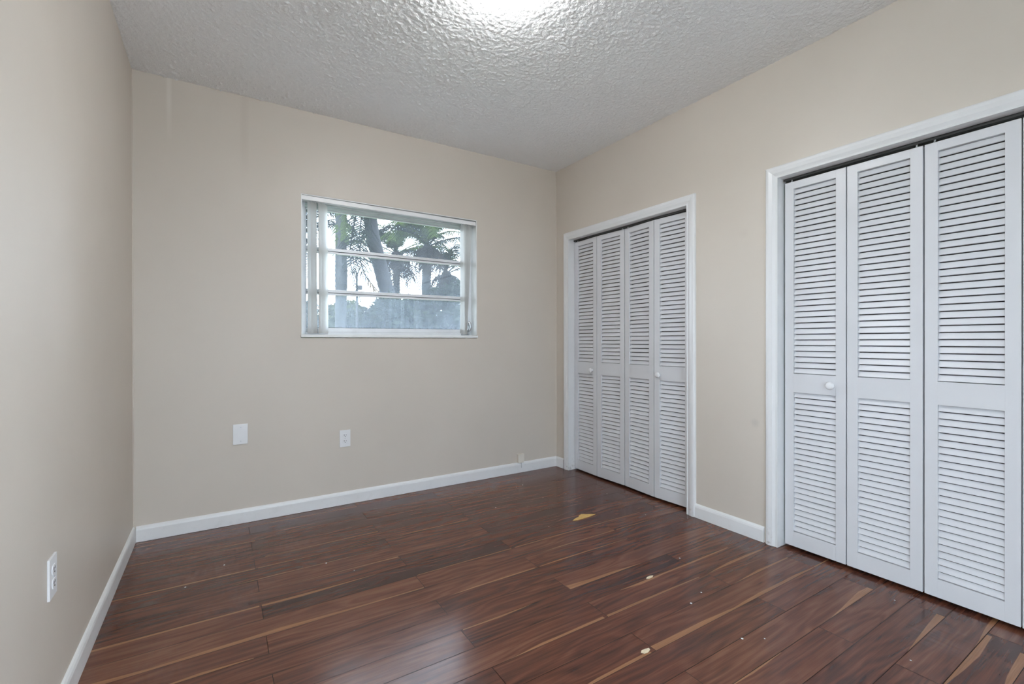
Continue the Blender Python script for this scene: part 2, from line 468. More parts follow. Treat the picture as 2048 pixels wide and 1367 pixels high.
# ---- floor: planks laid along x, each with its own grain and sapwood streaks
def build_floor():
    me = bpy.data.meshes.new('floor')
    P, Y0 = 0.1206, 2.211
    V = []; F = []; U = []; A = []; MI = []
    stripes = {}
    def st(k, side, pts): stripes.setdefault((k, side), []).append(pts)
    # (row k spans y from Y0-(k+1)P to Y0-kP), side n = near edge, f = far edge; points are (x, width)
    st(-9, 'n', [(-0.4, .006), (0.9, .006), (1.0, 0)])
    st(-7, 'n', [(-0.4, .007), (0.0, .006), (0.166, .009)])
    st(-4, 'n', [(-0.4, .010), (0.0, .013), (0.15, .009)])
    st(-4, 'n', [(0.16, .006), (0.5, .004), (0.78, .0)])
    st(-5, 'n', [(0.2, .004), (0.6, .008), (1.3, .007)])
    st(-4, 'n', [(0.80, 0), (0.95, .008), (1.30, .006)])
    st(-3, 'n', [(0.05, .004), (0.25, .008), (0.52, .004), (0.78, .0)])
    st(-1, 'f', [(0.25, 0), (0.45, .006), (0.775, .010)])
    st(0, 'f', [(-0.4, .014), (-0.1, .012), (0.14, .012)])
    st(0, 'f', [(0.15, .014), (0.30, .022), (0.45, .013), (0.66, 0)])
    st(1, 'n', [(-0.4, .030), (-0.2, .012), (0.2, .026), (0.45, .012), (0.775, .005)])
    st(2, 'n', [(-0.2, .006), (-0.05, .016), (0.10, .004)])
    st(0, 'n', [(0.79, .005), (1.32, .008)])
    st(2, 'n', [(0.84, 0), (0.98, .010), (1.30, .008)])
    st(2, 'n', [(1.33, .005), (1.48, .011), (1.93, .003)])
    st(0, 'n', [(1.34, .007), (1.9, .009), (2.3, .005)])
    st(1, 'n', [(1.40, 0), (1.55, .010), (1.95, .007)])
    st(1, 'n', [(1.97, .007), (2.22, .004), (2.4, 0)])
    st(4, 'n', [(1.325, .034), (1.45, .022), (1.62, .016), (1.78, 0)])
    st(5, 'f', [(0.79, .006), (0.95, .012), (1.12, 0)])
    st(6, 'f', [(1.50, 0), (1.62, .016), (1.78, .010), (2.0, .012), (2.3, .006)])
    st(6, 'n', [(0.85, 0), (1.0, .012), (1.30, .013)])
    st(6, 'n', [(1.32, .013), (1.55, .014), (1.9, .003)])
    st(6, 'n', [(1.95, 0), (2.15, .016), (2.40, .012), (2.45, .002)])
    st(7, 'n', [(1.97, 0), (2.2, .014), (2.45, .008)])
    st(8, 'n', [(0.9, 0), (1.05, .012), (1.295, .012)])
    st(8, 'n', [(1.31, .026), (1.6, .022), (1.8, .010), (2.0, .018), (2.3, .014), (2.45, .004)])
    st(8, 'n', [(2.46, .006), (2.6, .005)])
    st(10, 'n', [(2.05, 0), (2.2, .012), (2.38, .030), (2.47, .024)])
    st(12, 'n', [(2.06, 0), (2.3, .018), (2.5, .030), (2.62, .032)])
    st(14, 'f', [(1.90, 0), (2.1, .014), (2.25, .022), (2.44, .014)])
    st(13, 'n', [(2.3, .0), (2.5, .014), (2.62, .016)])
    st(14, 'n', [(2.0, 0), (2.2, .020), (2.4, .026)])
    st(11, 'f', [(1.3, 0), (1.5, .007), (1.7, 0)])
    tones = {}
    rs = random.Random(3)
    even = [-0.45, 0.148, 1.318, 2.457, 3.40]
    odd = [-0.45, 0.781, 1.958, 3.40]
    fixed = {(1, 0): 0.72, (2, 0): .45, (-1, 1): .42, (3, 1): .45, (3, 0): .5, (5, 1): .38, (4, 1): .5, (-4, 1): .5, (-2, 1): .62,
             (-2, 2): .33, (0, 1): .30, (-6, 1): .38, (2, 0): .55, (6, 1): .60, (6, 2): .55, (4, 2): .68, (9, 1): .5, (14, 2): .32}
    def width(k, side, x, a, b):
        for pts in stripes.get((k, side), ()):
            mid = (pts[0][0] + pts[-1][0]) / 2
            if not (a - .03 <= mid <= b + .03): continue
            if pts[0][0] <= x <= pts[-1][0]:
                for (xa, wa), (xb, wb) in zip(pts, pts[1:]):
                    if xa <= x <= xb:
                        return wa + (wb - wa) * (x - xa) / max(1e-6, xb - xa)
        return 0.0
    for k in range(-9, 31):
        y1 = Y0 - k * P; y0 = y1 - P
        if y0 > 3.30: continue
        js = list(even if k % 2 == 0 else odd)
        if y1 < 0.03: js[-1] = XR + .05
        for i in range(len(js) - 1):
            a, b = js[i], js[i + 1]
            xs = {a, b}
            for side in 'nf':
                for pts in stripes.get((k, side), ()):
                    if a - .03 <= (pts[0][0] + pts[-1][0]) / 2 <= b + .03:
                        for (xx, ww) in pts:
                            for e in (-.001, 0, .001):
                                if a < xx + e < b: xs.add(xx + e)
            xs = sorted(xs)
            rnd = rs.random()
            tone = fixed.get((k, i), 0.42 + 0.22 * rs.random())
            g = 0.0010
            tz = [rs.uniform(-.00035, .00035) for _ in range(4)]
            base = len(V)
            for x in xs:
                xx = min(max(x, a + g), b - g)
                t = (xx - a) / (b - a)
                V.append((xx, y0 + g, tz[0] * (1 - t) + tz[1] * t - 0.0004))
                V.append((xx, y1 - g, tz[2] * (1 - t) + tz[3] * t - 0.0004))
            for j in range(len(xs) - 1):
                F.append((base + 2 * j, base + 2 * j + 2, base + 2 * j + 3, base + 2 * j + 1)); MI.append(0)
                for (q, yy) in ((j, 0.0), (j + 1, 0.0), (j + 1, P), (j, P)):
                    U.append((xs[q] - a + rnd * 3.0, yy))
                    A.append((width(k, 'n', xs[q], a, b) / P, width(k, 'f', xs[q], a, b) / P, rnd, tone))
    base = len(V)
    V += [(-0.45, -1.55, -0.002), (XR + .05, -1.55, -0.002), (XR + .05, 0.03, -0.002), (3.4, 0.03, -0.002), (3.4, 3.32, -0.002), (-0.45, 3.32, -0.002)]
    F.append(tuple(range(base, base + 6))); MI.append(1)
    U += [(0, 0)] * 6; A += [(0, 0, 0, .5)] * 6
    me.from_pydata(V, [], F)
    uvl = me.uv_layers.new(name='plank_uv')
    for l, q in zip(uvl.data, U): l.uv = q
    ca = me.attributes.new('plank', 'FLOAT_COLOR', 'CORNER')
    for l, q in zip(ca.data, A): l.color = q
    o = link('floor', me, mats=[FLOOR, GAP])
    for p, mi in zip(me.polygons, MI): p.material_index = mi
    struct(o, 'dark walnut laminate plank floor with pale sapwood streaks', 'floor')
build_floor()

def build_ceiling():
    """slab with a real knobbly popcorn sheet on its underside"""
    import numpy as np
    b = MB()
    b.box(XL - TW, YF - TW, ZC + .0015, XR + TW, YB + 0.2, ZC + 0.1)
    b.box(XR + TW, 0.03, ZC + .0015, XR + 0.85, YB + 0.2, ZC + 0.1)
    nx, ny = 560, 590
    xa, xb_, ya, yb = XL - .01, XR + .01, 0.2, YB + .01
    X = np.linspace(xa, xb_, nx)[None, :].repeat(ny, 0); Y = np.linspace(ya, yb, ny)[:, None].repeat(nx, 1)
    rng = np.random.RandomState(5)
    def vn(scale):
        gx = (X - xa) * scale; gy = (Y - ya) * scale
        L = rng.rand(int(gy.max()) + 3, int(gx.max()) + 3)
        ix = gx.astype(int); iy = gy.astype(int)
        fx = gx - ix; fy = gy - iy
        fx = fx * fx * (3 - 2 * fx); fy = fy * fy * (3 - 2 * fy)
        a = L[iy, ix] * (1 - fx) + L[iy, ix + 1] * fx
        c = L[iy + 1, ix] * (1 - fx) + L[iy + 1, ix + 1] * fx
        return a * (1 - fy) + c * fy
    h = np.clip((vn(105) - .35) * 2.0, 0, 1) * .0027 + np.clip((vn(72) - .45) * 2.2, 0, 1) * .0019
    d = np.hypot(X - .10, (Y - 3.25) * 1.9)
    keep = np.clip((d - .12) / .55, 0.10, 1)
    fl = np.clip((vn(52) - .74) * 9, 0, 1) * .0055 * np.clip((.75 - d) / .4, 0, 1)
    Z = ZC - .0004 - h * keep - fl
    vs = np.stack([X, Y, Z], -1).reshape(-1, 3).tolist()
    k = np.arange(nx * ny).reshape(ny, nx)
    fs = np.stack([k[:-1, :-1], k[1:, :-1], k[1:, 1:], k[:-1, 1:]], -1).reshape(-1, 4).tolist()
    n0 = len(b.f)
    b.add(vs, fs)
    o = b.build('ceiling', CEIL)
    sm = [False] * n0 + [True] * len(fs)
    o.data.polygons.foreach_set('use_smooth', sm)
    o.data.update()
    struct(o, 'white popcorn textured ceiling', 'ceiling')
build_ceiling()
KY0, KY1 = -1.42, -0.12                                       # unseen glass door added in the left wall as daylight fill
b = MB(); b.box(XL - TW, KY1, -0.02, XL, YB + 0.2, ZC); b.box(XL - TW, YF - TW, -0.02, XL, KY0, ZC)
b.box(XL - TW, KY0, 2.08, XL, KY1, ZC); b.box(XL - TW, KY0, -0.02, XL, KY1, 0.03)
struct(b.build('wall_left', PAINT), 'plain beige wall on the left', 'wall')
HX0, HX1 = -0.36, 1.02                                        # unseen sliding glass door added to let in more daylight
b = MB()
b.box(XL, YF - TW, -0.02, HX0, YF, ZC); b.box(HX1, YF - TW, -0.02, XR + TW, YF, ZC)
b.box(HX0, YF - TW, 2.08, HX1, YF, ZC); b.box(HX0, YF - TW, -0.02, HX1, YF, 0.03)
struct(b.build('wall_front', PAINT), 'plain beige wall behind the camera', 'wall')
b = MB()
YT = YB + 0.2
b.box(XL, YB, -0.02, WX0, YT, ZC); b.box(WX1, YB, -0.02, XR + 0.9, YT, ZC)
b.box(WX0, YB, -0.02, WX1, YT, WZ0 - 0.004); b.box(WX0, YB, WZ1, WX1, YT, ZC)
b.tube([(XL + .001, YB - .001, .08), (XL + .001, YB - .001, ZC)], .004, 8); b.tube([(XR - .001, YB - .001, .08), (XR - .001, YB - .001, ZC)], .004, 8)   # paint ridges in the corners
struct(b.build('wall_back', PAINT), 'beige wall with the small window', 'wall')
b = MB()
x0, x1 = XR, XR + TW
b.box(x0, C1[1] + .015, -0.02, x1, YB, ZC)
b.box(x0, C1[0] - .015, C1[2] + .015, x1, C1[1] + .015, ZC)
b.box(x0, C2[1] + .015, -0.02, x1, C1[0] - .015, ZC)
b.box(x0, C2[0] - .015, C2[2] + .015, x1, C2[1] + .015, ZC)
GY0, GY1, GZ0, GZ1 = -1.40, -0.06, 0.03, 2.08                  # unseen glass door added beside the camera for cool daylight
b.box(x0, GY1, -0.02, x1, C2[0] - .015, ZC)
b.box(x0, YF, -0.02, x1, GY0, ZC)
b.box(x0, GY0, GZ1, x1, GY1, ZC)
b.box(x0, GY0, -0.02, x1, GY1, GZ0)
struct(b.build('wall_right', PAINT), 'beige wall holding the two louvered closets', 'wall')
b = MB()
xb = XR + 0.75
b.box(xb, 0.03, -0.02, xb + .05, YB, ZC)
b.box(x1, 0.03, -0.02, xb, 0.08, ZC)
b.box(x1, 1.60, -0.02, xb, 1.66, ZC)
struct(b.build('wall_closet', CLOSET_SHADE), 'closet interior wall with shade in its colour behind the louvered doors', 'wall')

# ---- baseboards
def baseboard(name, segs, label):
    b = MB()
    for (p, q, nrm) in segs:
        p = Vector((p[0], p[1], 0)); q = Vector((q[0], q[1], 0)); nv = Vector((nrm[0], nrm[1], 0))
        prof = [(0, 0.001), (0.013, 0.001), (0.013, 0.066), (0.0105, 0.076), (0.006, 0.083), (0, 0.086)]
        vs = [p + nv * t + Vector((0, 0, z)) for t, z in prof] + [q + nv * t + Vector((0, 0, z)) for t, z in prof]
        n = len(prof)
        fs = [(i, (i + 1) % n, n + (i + 1) % n, n + i) for i in range(n)] + [tuple(range(n))[::-1], tuple(range(n, 2 * n))]
        b.add(vs, fs)
    return struct(b.build(name, BASEW), label, 'baseboard')
baseboard('baseboard_left', [((XL, KY1), (XL, YB), (1, 0))], 'white baseboard along the left wall')
baseboard('baseboard_back', [((XL + .0135, YB), (XR, YB), (0, -1))], 'white baseboard under the window wall')
baseboard('baseboard_right', [((XR, 1.412), (XR, 1.845), (-1, 0)), ((XR, 3.160), (XR, YB - .0135), (-1, 0))],
          'white baseboard between the two closets')

# ---- closet casings: profile swept round three sides
def casing(name, y0, y1, zt, label):
    prof = [(0.000, 0.000), (0.000, 0.011), (0.007, 0.0115), (0.0085, 0.0085), (0.012, 0.0095), (0.026, 0.0155),
            (0.044, 0.0185), (0.056, 0.017), (0.062, 0.012), (0.064, 0.000)]
    b = MB()
    n = len(prof)
    rows = []
    for (cy, cz, sy, sz) in ((y1, 0.001, 1, 0), (y1, zt, 1, 1), (y0, zt, -1, 1), (y0, 0.001, -1, 0)):
        rows.append([Vector((XR - h, cy + sy * u, cz + sz * u)) for u, h in prof])
    vs = [q for r in rows for q in r]
    fs = []
    for i in range(3):
        for k in range(n):
            k2 = (k + 1) % n
            fs.append((i * n + k, i * n + k2, (i + 1) * n + k2, (i + 1) * n + k))
    fs.append(tuple(range(n))[::-1]); fs.append(tuple(3 * n + k for k in range(n)))
    b.add(vs, fs)
    # flat jamb boards lining the opening
    b.box(XR + .0005, y1, 0.001, XR + TW, y1 + .014, zt + .014)
    b.box(XR + .0005, y0 - .014, 0.001, XR + TW, y0, zt + .014)
    b.box(XR + .0005, y0, zt, XR + TW, y1, zt + .014)
    o = struct(b.build(name, TRIM), label, 'door trim')
    t = MB()
    t.box(XR + .048, y0 + .002, zt - .012, XR + .052, y1 - .002, zt - .0005)
    t.box(XR + .072, y0 + .002, zt - .012, XR + .076, y1 - .002, zt - .0005)
    t.box(XR + .048, y0 + .002, zt - .003, XR + .076, y1 - .002, zt - .0005)
    tr = t.build('door_track', TRACK, o)
    tr['label'] = 'dark metal sliding track'
    return o
casing('trim_1', C1[0], C1[1], C1[2], 'white moulded casing round the closet nearest the window corner')
casing('trim_2', C2[0], C2[1], C2[2], 'white moulded casing round the closet nearest the camera')

# ================================================================== BIFOLD LOUVERED DOORS
PW, PT = 0.2865, 0.028
DZ0, DZ1 = 0.016, 1.947
def panel_parts(parent):
    """one louvered leaf, local frame: y runs 0..-PW towards the camera, x=0 is the front face, +x into the closet"""
    st = 0.044
    b = MB()
    bv = .0018
    b.box(0, -st, DZ0, PT, 0, DZ1, bev=bv)
    b.box(0, -PW, DZ0, PT, -PW + st, DZ1, bev=bv)
    for (za, zb) in ((DZ0, .093), (.832, .931), (1.909, DZ1)):
        b.box(0.0004, -PW + st - .001, za, PT - .0004, -st + .001, zb, bev=.0012)
    o = b.build('leaf_frame', DOORW, parent)
    for nm, za, zb, n in (('upper_louvers', .931, 1.909, 33), ('lower_louvers', .093, .832, 25)):
        s = MB()
        pitch = (zb - za) / n
        for i in range(n):
            zc = za + pitch * (i + 0.5)
            R = Matrix.Translation((PT * 0.50, -PW / 2, zc)) @ Matrix.Rotation(math.radians(22), 4, 'Y')
            s.box(-.0030, -(PW / 2 - st) - .002, -.0131, .0030, (PW / 2 - st) + .002, .0131, bev=.0012, mat=R)
        s.build(nm, DOORW, parent)
    return o
knob_prof = [(0.0085, 0), (0.0085, .008), (0.0075, .012), (0.010, .016), (0.0165, .020), (0.0195, .025), (0.0195, .029), (0.016, .034), (0.009, .0365), (0.0001, .037)]
def add_knob(parent, y, z):
    k = MB()
    k.lathe(knob_prof, 24, Matrix.Translation((0.0, y, z)) @ Matrix.Rotation(math.radians(-90), 4, 'Y'))
    k.build('door_knob', PLATE, parent, smooth=True)
def leaf(parent, p, q):
    """leaf hung from plan point p to plan point q"""
    d = Vector(q) - Vector(p)
    e = empty('door_leaf', (p[0], p[1], 0), math.atan2(d.x, -d.y), parent)
    panel_parts(e)
    return e
def pins(parent, ys):
    b = MB()
    for y in ys:
        b.lathe([(.005, DZ1 - .004), (.005, DZ1 + .007), (.0035, DZ1 + .007), (.0035, 1.964)], 10, Matrix.Translation((.062 + XR, y, 0)))
    b.build('pivot_pin', PLATE, parent)
def bifold(name, a, m, c, label, knob=None):
    t = empty(name, (0, 0, 0))
    struct(t, label, 'closet door')
    l1 = leaf(t, a, m[0]); l2 = leaf(t, m[1], c)
    if knob: add_knob((l1, l2)[knob[0]], knob[1], knob[2])
    return t
d1 = bifold('door_1', (2.586, 3.086), ((2.574, 2.797), (2.574, 2.794)), (2.584, 2.506),
            'white louvered bifold door pair nearest the window corner', (0, -.236, .866))
d2 = bifold('door_2', (2.584, 2.501), ((2.568, 2.212), (2.568, 2.209)), (2.584, 1.921),
            'white louvered bifold door pair on the camera side of the far closet', (1, -.046, .870))
d3 = bifold('door_3', (2.575, 1.328), ((2.575, 1.0395), (2.575, 1.0365)), (2.575, 0.7495),
            'white louvered bifold door pair with a round knob in the near closet', (0, -.228, .882))
d4 = bifold('door_4', (2.575, 0.7440), ((2.571, 0.4565), (2.571, 0.4535)), (2.575, 0.167),
            'white louvered bifold door pair cut off by the right picture edge')
pins(d1, (3.05, 2.53)); pins(d2, (2.475, 1.95)); pins(d3, (1.30, 0.775)); pins(d4, (0.715, 0.19))

# ================================================================== WINDOW
win = empty('window_1', (WX0, YB, WZ0))
struct(win, 'aluminium awning window of three stacked dusty panes', 'window')
def wpart(b, name, mat, parent=win, **k):
    o = b.build(name, mat, None, **k)
    o.parent = parent
    o.matrix_parent_inverse = Matrix.Translation(Vector((WX0, YB, WZ0))).inverted()
    return o
b = MB()   # painted lining of the reveal
b.box(WX1 - .006, YB + .0015, WZ0 + .02, WX1 - .0005, YT, WZ1 - .001)
b.box(WX0 + .0005, YB + .0015, WZ0 + .02, WX0 + .006, YT, WZ1 - .001)
b.box(WX0 + .006, YB + .0015, WZ1 - .006, WX1 - .006, YT, WZ1 - .0005)
wpart(b, 'reveal_lining', REVEAL)
b = MB()
b.box(WX0 - .004, YB - .010, WZ0, WX1 + .004, YB + .0, WZ0 + .018, bev=.004)
b.box(WX0 + .001, YB, WZ0, WX1 - .001, YT, WZ0 + .018)
wpart(b, 'window_sill', REVEAL)
b = MB()
ya, yb_ = YB + .088, YB + .150
b.box(WX0 + .006, ya, WZ0 + .018, WX0 + .036, yb_, 2.06, bev=.002)
b.box(WX1 - .036, ya, WZ0 + .018, WX1 - .006, yb_, 2.06, bev=.002)
b.box(WX0 + .036, ya, WZ0 + .018, WX1 - .036, yb_, 1.168, bev=.002)
wpart(b, 'window_frame', ALU)
b = MB()
b.box(WX0 + .036, ya - .006, 2.024, WX1 - .036, yb_, 2.057, bev=.002)
b.box(WX0 + .036, ya + .010, 2.004, WX1 - .036, yb_, 2.024, bev=.002)
wpart(b, 'window_head', ALUH)
sx0, sx1 = WX0 + .037, WX1 - .037
for (z0, z1, gm) in ((1.725, 2.003, GLASS_T), (1.440, 1.724, GLASS_M), (1.169, 1.439, GLASS_B)):
    b = MB()
    y0, y1 = YB + .104, YB + .126
    b.box(sx0, y0, z0, sx0 + .010, y1, z1, bev=.001); b.box(sx1 - .010, y0, z0, sx1, y1, z1, bev=.001)
    lo = .020 if z0 > 1.2 else .028
    hi = .016 if z1 < 2 else .006
    b.box(sx0 + .010, y0 - .006, z0, sx1 - .010, y1, z0 + lo, bev=.0015)
    b.box(sx0 + .010, y0, z1 - hi, sx1 - .010, y1, z1, bev=.0015)
    s = wpart(b, 'sash', ALU)
    g = MB(); g.box(sx0 + .008, YB + .1135, z0 + lo - .003, sx1 - .008, YB + .1165, z1 - hi + .003)
    go = g.build('glass_pane', gm)
    go.parent = s
    pass
    if z0 < 1.2: go['label'] = 'grimiest pane at the bottom'
# gasket lines under each sash rail
b = MB()
for z in (1.7215, 1.4365, 1.1985):
    b.box(sx0 + .010, YB + .103, z, sx1 - .010, YB + .112, z + .0022)
wpart(b, 'weather_seal', DARK)
# crank operator
b = MB()
b.box(1.640, YB + .060, WZ0 + .0185, 1.700, YB + .090, WZ0 + .044, bev=.004)
b.lathe([(.013, 0), (.013, .016), (.008, .022), (.008, .026)], 16, Matrix.Translation((1.672, YB + .064, WZ0 + .05)) @ Matrix.Rotation(math.radians(90), 4, 'X'))
op = wpart(b, 'crank_operator', CHROME)
b = MB()
b.tube([(1.671, YB + .045, WZ0 + .048), (1.688, YB + .040, WZ0 + .062), (1.695, YB + .038, WZ0 + .085), (1.692, YB + .038, WZ0 + .110), (1.678, YB + .042, WZ0 + .126), (1.672, YB + .044, WZ0 + .130)],
       [.010, .013, .0155, .0155, .012, .005], 12)
h = b.build('crank_handle', CHROME, smooth=True); h.parent = op
b = MB()
for x in (1.652, 1.668, 1.686):
    b.lathe([(.0035, 0), (.0035, .002)], 10, Matrix.Translation((x, YB + .0605, WZ0 + .030)) @ Matrix.Rotation(math.radians(90), 4, 'X'))
h = b.build('screw', DARK); h.parent = op

def fill_glass_door(name, loc, rz, gw, label):  # added doors, unseen, each lets extra daylight into the room
    e = empty(name, loc, rz)
    struct(e, label, 'glass door')
    gh = 2.05
    b = MB()
    for (a, za, c, zc) in ((0, 0, .05, gh), (gw - .05, 0, gw, gh), (.05, 0, gw - .05, .06), (.05, gh - .05, gw - .05, gh), (gw / 2 - .025, .06, gw / 2 + .025, gh - .05)):
        b.box(a + .0005, -.03, za + .0005, c - .0005, .03, zc - .0005, bev=.003)
    b.build('door_frame', ALU, e)
    for (a, c) in ((.048, gw / 2 - .024), (gw / 2 + .024, gw - .048)):
        b = MB(); b.box(a, -.002, .058, c, .002, gh - .048); b.build('glass_pane', GLASS_C, e)
fill_glass_door('fill_door_5', (XR + .06, GY0, GZ0), math.radians(90), GY1 - GY0, 'unseen glass door beside the camera, added for fill daylight')
fill_glass_door('fill_door_7', (XL - .06, KY0, GZ0), math.radians(90), KY1 - KY0, 'unseen glass door in the left wall, added to brighten the ceiling')
fill_glass_door('fill_door_6', (HX0, YF - .06, GZ0), 0, HX1 - HX0, 'unseen sliding glass door behind the camera, added for fill daylight')

# ================================================================== VERTICAL BLIND
blind = empty('vertical_blind', (WX0, YB, 2.0))
tag(blind, 'white vertical blind drawn open to both sides of the window', 'blind')
def bpart(b, name, mat, **k):
    o = b.build(name, mat, None, **k)
    o.parent = blind
    o.matrix_parent_inverse = Matrix.Translation(Vector((WX0, YB, 2.0))).inverted()
    return o
b = MB()
R = Matrix.Translation((WX0, 0, 2.045)) @ Matrix.Rotation(math.radians(.30), 4, 'Y') @ Matrix.Translation((-WX0, 0, -2.045))
b.box(WX0 + .004, YB + .004, 2.0275, WX1 - .009, YB + .010, 2.0555, bev=.0015, mat=R)
b.box(WX0 + .004, YB + .010, 2.0525, WX1 - .009, YB + .030, 2.0555, mat=R)
b.box(WX0 + .0035, YB + .004, 2.0275, WX0 + .0065, YB + .030, 2.0555, mat=R)
bpart(b, 'valance', VALANCE)
b = MB(); b.box(WX0 + .008, YB + .034, 2.034, WX1 - .008, YB + .072, 2.052, bev=.003)
bpart(b, 'head_rail', VALANCE)
b = MB()
pts = []
for i in range(25):
    t = i / 24
    pts.append((WX0 + .22 + t * .92, YB + .054, 2.031 - .016 * math.sin(math.pi * t) ** 0.6 - .006 * math.sin(t * 19) ** 2))
b.tube(pts, .0013, 6)
bpart(b, 'pull_cord', VALANCE)
def vane(xt, xb, ang, yc=.056, wd=.087):
    """hanging strip: xt top centre x, xb bottom centre x, ang = turn from square-on to the glass"""
    b = MB()
    nseg, nz = 6, 6
    vs = []; fs = []
    ca, sa = math.cos(ang), math.sin(ang)
    for j in range(nz + 1):
        t = j / nz
        z = 2.026 - t * (2.026 - 1.158)
        xc = xt + (xb - xt) * t
        for i in range(nseg + 1):
            s = (i / nseg - .5) * wd
            cv = .004 * math.cos(math.pi * s / wd)
            if j == 0: s *= .9
            vs.append((xc + s * sa + cv * ca, YB + yc + s * ca - cv * sa, z))
    for j in range(nz):
        for i in range(nseg):
            k = j * (nseg + 1) + i
            fs.append((k, k + 1, k + nseg + 2, k + nseg + 1))
    b.add(vs, fs)
    o = bpart(b, 'vane', VANE, smooth=True)
    c = MB(); c.box(xt - .004, YB + yc - .005, 2.024, xt + .004, YB + yc + .005, 2.035)
    co = c.build('carrier', VALANCE); co.parent = o
    return o
for i, (x, a) in enumerate(((.513, 30), (.524, 17), (.537, 32), (.550, 18), (.566, 10), (.582, 26), (.606, 38))):
    vane(x, x + .002, math.radians(a))
for i, x in enumerate((1.632, 1.645, 1.658, 1.671, 1.684, 1.697)):
    vane(x, 1.632 + (x - 1.632) * .25 + .004, math.radians((3, -5, 6, -6, 2, -4)[i]))

# ================================================================== WALL PLATES
def plate_box(b, w, h, t=.006, bev=.0025): b.box(-w / 2, -t, -h / 2, w / 2, 0, h / 2, bev=bev)
def outlet(loc, rz, label):
    e = empty('electrical_outlet', loc, rz)
    tag(e, label, 'outlet', 'white duplex outlets')
    b = MB(); plate_box(b, .070, .114); b.build('cover_plate', PLATE, e)
    for zc in (.0195, -.0195):
        r = MB()
        bm = bmesh.new()
        bmesh.ops.create_circle(bm, cap_ends=True, segments=28, radius=.0170)
        for q in bm.verts:
            q.co.y = max(-.0135, min(.0135, q.co.y))
        ex = bmesh.ops.extrude_face_region(bm, geom=bm.faces[:])
        for q in ex['geom']:
            if isinstance(q, bmesh.types.BMVert): q.co.z += .0025
        r.bm(bm, 0, Matrix.Translation((0, -.0058, zc)) @ Matrix.Rotation(math.radians(90), 4, 'X'))
        ro = r.build('receptacle', PLATE, e)
        s = MB()
        for (x, w, h_) in ((-.0062, .0024, .0085), (.0062, .0020, .0070)):
            s.box(x - w / 2, -.0088, zc + .004 - h_ / 2, x + w / 2, -.0080, zc + .004 + h_ / 2)
        s.lathe([(.0026, 0), (.0026, .0008)], 12, Matrix.Translation((0, -.0080, zc - .0065)) @ Matrix.Rotation(math.radians(90), 4, 'X'))
        s.build('slot', DARK, ro)
    s = MB(); s.lathe([(.003, 0), (.003, .0012), (.002, .0016)], 12, Matrix.Translation((0, -.006, 0)) @ Matrix.Rotation(math.radians(90), 4, 'X'))
    s.build('screw', CHROME, e)
    return e
outlet((.7225, YB, .447), 0, 'white duplex outlet low on the window wall')
outlet((XL, 1.794, .446), math.radians(90), 'white duplex outlet low on the left wall')
e = empty('blank_cover_plate', (.1095, YB, .5415))
tag(e, 'blank white cover plate left of the outlet on the window wall', 'wall plate')
b = MB(); plate_box(b, .078, .122, .007); b.build('cover_plate', PLATE, e)
for z in (.042, -.042):
    b = MB(); b.lathe([(.003, 0), (.003, .0012)], 10, Matrix.Translation((.002, -.007, z)) @ Matrix.Rotation(math.radians(90), 4, 'X'))
    b.build('screw', CHROME, e)
e = empty('junction_box', (2.140, YB, .124))
tag(e, 'small aged beige phone box on the wall above the baseboard corner', 'phone jack')
b = MB(); b.box(-.030, -.026, -.032, .030, 0, .034, bev=.003); b.build('box_cover', BOXP, e)
b = MB(); b.box(-.024, -.020, -.040, .028, 0, -.0325, bev=.001); o = b.build('box_base', BOXP, e)
b = MB(); b.tube([(.006, -.0152, -.038), (.007, -.0155, -.060), (.008, -.0152, -.082)], .0016, 6); o = b.build('wire', GREYW, e); o['label'] = 'thin grey wire stub'

# ================================================================== BITS ON THE FLOOR
def sliver(name, pts, h, mat, label, cat):
    cx = sum(p[0] for p in pts) / len(pts); cy = sum(p[1] for p in pts) / len(pts)
    n = len(pts)
    b = MB()
    vs = [(p[0] - cx, p[1] - cy, 0) for p in pts] + [((p[0] - cx) * .97, (p[1] - cy) * .97, h) for p in pts]
    b.add(vs, [tuple(range(n))[::-1], tuple(range(n, 2 * n))] + [(i, (i + 1) % n, n + (i + 1) % n, n + i) for i in range(n)])
    o = b.build(name, mat)
    o.location = (cx, cy, .0006)
    tag(o, label, cat)
    return o
sliver('fibreboard_scrap', [(1.836, 2.214), (1.868, 2.203), (1.950, 2.205), (2.030, 2.216), (2.005, 2.236), (1.975, 2.252), (1.953, 2.268), (1.925, 2.258), (1.905, 2.240), (1.87, 2.232)],
       .0012, SCRAP, 'tan triangular scrap lying on the floor in front of the far closet', 'scrap')
sliver('wood_chip', [(1.262, 1.146), (1.270, 1.136), (1.285, 1.134), (1.303, 1.140), (1.306, 1.148), (1.290, 1.152), (1.272, 1.153)],
       .0015, CHIP, 'larger pale wood chip lying on a tan streak near the camera', 'chip')
sliver('wood_chip', [(1.676, 1.490), (1.690, 1.483), (1.712, 1.484), (1.728, 1.493), (1.712, 1.499), (1.69, 1.498)],
       .0012, CHIP, 'smaller pale wood chip on a tan streak below the far closet', 'chip')
fl = MB()
fl.add([(-.004, -.002, 0), (.001, -.004, 0), (.004, .0, 0), (.002, .0035, 0), (-.003, .003, 0), (0, 0, .0022)], [(4, 3, 2, 1, 0), (0, 1, 5), (1, 2, 5), (2, 3, 5), (3, 4, 5), (4, 0, 5)])
f0 = fl.build('paint_fleck', FLECK)
tag(f0, 'tiny white paint fleck scattered on the dark plank floor', 'fleck', 'paint flecks on the floor')
